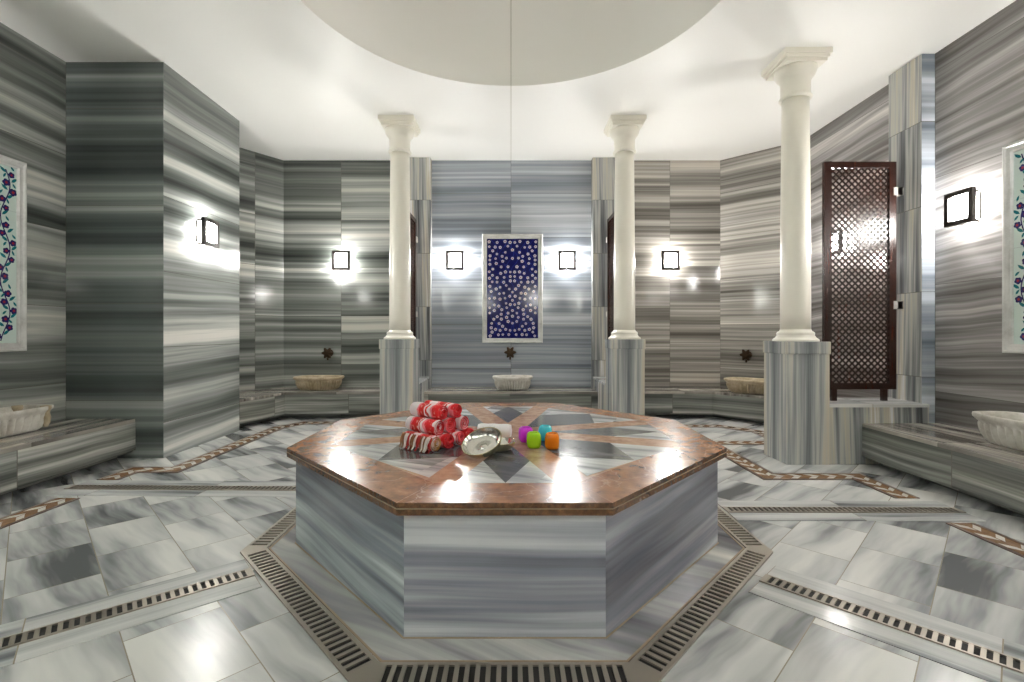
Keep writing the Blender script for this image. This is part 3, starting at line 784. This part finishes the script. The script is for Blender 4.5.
# ------------------------------------------------------------------ towels
def towel(loc, rz, label, r=.041, L=.225, fringe=False, end='cloth_end', seed=0):
    rnd = random.Random(seed)
    t = thing('rolled_towel', label, 'towel', loc, rz, 'rolled red and white towels')
    th = .0062; turns = 4.0; n = 110
    outer, inner = [], []
    for i in range(n + 1):
        q = i / n; a = 2 * PI * turns * q - PI * .25; rr = .006 + (r - .006) * q
        outer.append((rr * math.cos(a), rr * math.sin(a)))
        inner.append((max(.001, rr - th) * math.cos(a), max(.001, rr - th) * math.sin(a)))
    prof = outer + inner[::-1]
    m = MB(); rs = []; K = 14
    ph = rnd.random() * 6
    for k in range(K + 1):
        x = -L / 2 + L * k / K
        sc_ = 1 + .025 * math.sin(k * 1.3 + ph) - (.05 if k in (0, K) else 0)
        oy = .002 * math.sin(k * .9 + ph)
        rs.append([(x + (.004 * math.sin(j * .05 + ph) if k in (0, K) else 0), p[0] * sc_ + oy, p[1] * sc_) for j, p in enumerate(prof)])
    m.rings(rs, 0, True, True, False, False)
    # rolled ends: quads between the spiral's outer and inner edge
    for rg, fl in ((rs[0], 1), (rs[-1], 0)):
        vs = rg; nn = len(prof); fs = []
        for i in range(n): fs.append((i, i + 1, nn - 2 - i, nn - 1 - i))
        m.add(vs, fs, 1)
    m.build('cloth_roll', [M['cloth'], M[end]], t, fix=False)
    if fringe:
        m = MB()
        for k in range(17):
            x = -L / 2 + .004 + L * .97 * k / 16
            jx = rnd.uniform(-.006, .006)
            pts = [(x, -.028, r * .78), (x + jx * .3, -.040, r * .40), (x + jx, -.048, r * -.1), (x + jx * 1.5, -.051, -r * .6), (x + jx * 2 + .003, -.058 - rnd.uniform(0, .012), -r + .005)]
            m.tube(pts, [.0042, .0055, .005, .0042, .003], 6, rnd.choice([0, 0, 1, 1, 2]))
        m.build('fringe', [M['fr_white'], M['fr_brown'], M['fr_red']], t)
    return t
al = R(38); Aax = Vector((math.cos(al), -math.sin(al))); Bax = Vector((math.sin(al), math.cos(al)))
dia = .0835; base = Vector((-.452, 2.465))
rows = [(4, 0, 0, .041), (3, .5, -.018, .041 + .070), (2, 1.0, -.030, .041 + .140)]
labs = {(0, 0): 'rolled towel with hanging fringe, front of the pile\'s bottom layer', (0, 1): 'rolled red towel, second from the front in the pile\'s bottom layer',
        (0, 2): 'rolled red towel, third from the front in the pile\'s bottom layer', (0, 3): 'rolled red towel at the back of the pile\'s bottom layer, beside the silver bowl',
        (1, 0): 'rolled orange-red towel, front of the pile\'s middle layer', (1, 1): 'rolled red towel in the centre of the pile\'s middle layer', (1, 2): 'rolled red towel at the back of the pile\'s middle layer',
        (2, 0): 'rolled pink and white towel, front one of the two topmost', (2, 1): 'rolled red and white towel, rear one of the two topmost'}
for lv, (cnt, o, ash, z) in enumerate(rows):
    for k in range(cnt):
        p = base + Bax * dia * (k + o) + Aax * (ash + random.uniform(-.012, .012))
        towel((p.x, p.y, ZT + z), -al + random.uniform(-.03, .03), labs[(lv, k)], fringe=(lv == 0 and k == 0), end='cloth_gold' if (lv, k) == (0, 0) else 'cloth_end', seed=lv * 10 + k)

# ------------------------------------------------------------------ bowls and washcloth
def hammam_bowl(loc, rot, label, r=.098, h=.048):
    t = thing('metal_bowl', label, 'bowl', loc, 0, 'silver bathing bowls')
    t.rotation_euler = rot
    m = MB()
    k = r / .098; q = h / .048
    inn = [(.0001, .017), (.012, .016), (.018, .010), (.022, .006), (.055, .005), (.070, .009), (.082, .020), (.090, .036), (.0945, .046)]
    m.lathe([(a * k, b * q) for a, b in inn], seg=56, cap0=False, cap1=False)
    m.build('bowl_inside', M['silver'], t)
    m = MB()
    out = [(.0945, .046), (.098, .048), (.0985, .045), (.094, .034), (.086, .017), (.074, .004), (.056, .0), (.0001, .0)]
    m.lathe([(a * k, b * q) for a, b in out], seg=56, cap0=False, cap1=False)
    m.build('bowl_outside', M['silver_out'], t)
    return t
hammam_bowl((-.065, 2.45, ZT), (0, 0, 0), 'small silver bowl lying flat under the tilted bowl\'s edge', .088, .044)
ti = R(30); n_dir = Vector((-.55, -.83)).normalized()       # the way the open side leans
axis = Vector((0, 0, 1)).cross(Vector((n_dir.x, n_dir.y, 0))).normalized()
q = Matrix.Rotation(ti, 3, axis)
low = min((q @ Vector((rr * math.cos(a), rr * math.sin(a), zz))).z for a in [i * .1 for i in range(63)] for rr, zz in ((.056, 0), (.074, .004), (.0985, .045), (.086, .017)))
hammam_bowl((-.128, 2.33, ZT - low + .001), q.to_euler(), 'large silver bowl tilted on edge, its inside showing, in front of the towels', .1, .048)
t = thing('rolled_washcloth', 'white rolled washcloth lying behind the silver bowls', 'cloth', (-.092, 2.72, ZT + .044), R(-8))
m = MB(); n = 90; outer, inner = [], []
for i in range(n + 1):
    u = i / n; a = 2 * PI * 3 * u; rr = .006 + .041 * u
    outer.append((rr * math.cos(a), rr * math.sin(a) * .92)); inner.append(((rr - .0085 if rr > .0095 else .001) * math.cos(a), (rr - .0085 if rr > .0095 else .001) * math.sin(a) * .92))
prof = outer + inner[::-1]; rs = []
for k in range(11):
    x = -.092 + .184 * k / 10
    s = .9 if k in (0, 10) else 1 + .03 * math.sin(k * 1.7)
    rs.append([(x, p[0] * s * 1.15, p[1] * s) for p in prof])
m.rings(rs, 0, True, True)
nn = len(prof)
for rg in (rs[0], rs[-1]): m.add(rg, [(i, i + 1, nn - 2 - i, nn - 1 - i) for i in range(n)], 0)
m.build('cloth_roll', M['white_cloth'], t, fix=False)

# ------------------------------------------------------------------ coloured glass holders
def votive(loc, rz, label, rgb, nm, w=.0365, h=.080):
    t = thing('candle_holder', label, 'candle holder', loc, rz, 'coloured glass candle holders')
    n = 48; e = 4.2
    def sq(th): c, s = math.cos(th), math.sin(th); return (abs(c) ** e + abs(s) ** e) ** (-1 / e)
    prof = [(.5, 0), (.78, .002), (.93, .010), (1.0, .024), (1.0, .054), (.94, .069), (.80, .077), (.62, .080), (.56, .077), (.60, .068), (.78, .055), (.82, .03), (.74, .016), (.5, .011), (.01, .010)]
    m = MB()
    m.rings([[(w * k * (sq(2 * PI * i / n) * min(1, k + .0) + (1 - min(1, k))) * math.cos(2 * PI * i / n), w * k * (sq(2 * PI * i / n) * min(1, k) + (1 - min(1, k))) * math.sin(2 * PI * i / n), z * h / .08) for i in range(n)] for k, z in prof], 0, True, True, True, True)
    m.build('glass_body', glass(nm, rgb), t)
    m = MB(); m.lathe([(.0185, .0112), (.0195, .0125), (.0195, .026), (.0185, .0265), (.0175, .024), (.001, .024)], seg=24);  # white tealight added inside to brighten the glass
    m.build('added_tealight', M['mos_white'], t)
    return t
votive((.080, 2.62, ZT), R(12), 'purple glass candle holder on the platform, rear of the four', (.88, .04, .92), 'glass_purple')
votive((.188, 2.66, ZT), R(-8), 'teal blue glass candle holder on the platform', (.08, .78, .88), 'glass_teal')
votive((.117, 2.485, ZT), R(4), 'lime green glass candle holder on the platform', (.55, 1.0, .02), 'glass_green')
votive((.209, 2.465, ZT), R(-6), 'orange glass candle holder on the platform', (1.0, .27, .004), 'glass_orange')

# ------------------------------------------------------------------ light, world, camera
def fill_light(name, loc, rot, e, size=.32):  # bare area light added as fill, no lamp body
    l = bpy.data.lights.new(name, 'AREA'); l.energy = e; l.size = size; l.color = (1, .978, .94)
    o = bpy.data.objects.new(name, l); col.objects.link(o); o.location = loc; o.rotation_euler = rot
    return o
E_ = 46  # out-of-view fill lights, standing in for the room's unseen wall lamps
for (x, y, rz) in ((XL + .1, 2.45, 90), (XL + .1, .4, 90), (XR - .1, 2.3, -90), (XR - .1, .3, -90), (-2.2, YF + .1, 180), (-.75, YF + .1, 180), (.75, YF + .1, 180), (2.2, YF + .1, 180)):
    fill_light('unseen_fill_light', (x, y, ZS), (R(100), 0, R(rz)), E_ * (1.35 if rz == 180 else 1))
w = bpy.data.worlds.new('World'); sc.world = w; w.use_nodes = True
w.node_tree.nodes['Background'].inputs[0].default_value = (.8, .85, .9, 1); w.node_tree.nodes['Background'].inputs[1].default_value = .2
cam = bpy.data.cameras.new('camera'); co = bpy.data.objects.new('camera', cam); col.objects.link(co)
co.location = (0, 0, CAM_Z); co.rotation_euler = (R(90), 0, 0)
cam.sensor_width = 36; cam.lens = 484 / 1024 * 36; cam.clip_start = .02
cam.shift_y = -9 / 1024; cam.shift_x = 1 / 1024
sc.camera = co
vs = sc.view_settings
sc.display_settings.display_device = 'sRGB'
vs.view_transform = 'Standard'; vs.look = 'None'; vs.gamma = 1; vs.use_curve_mapping = False
vs.exposure = .60
sc.cycles.use_denoising = True
sc.cycles.max_bounces = 10; sc.cycles.diffuse_bounces = 6; sc.cycles.glossy_bounces = 5; sc.cycles.transmission_bounces = 8
sc.cycles.sample_clamp_indirect = 8
sc.cycles.caustics_reflective = False; sc.cycles.caustics_refractive = False
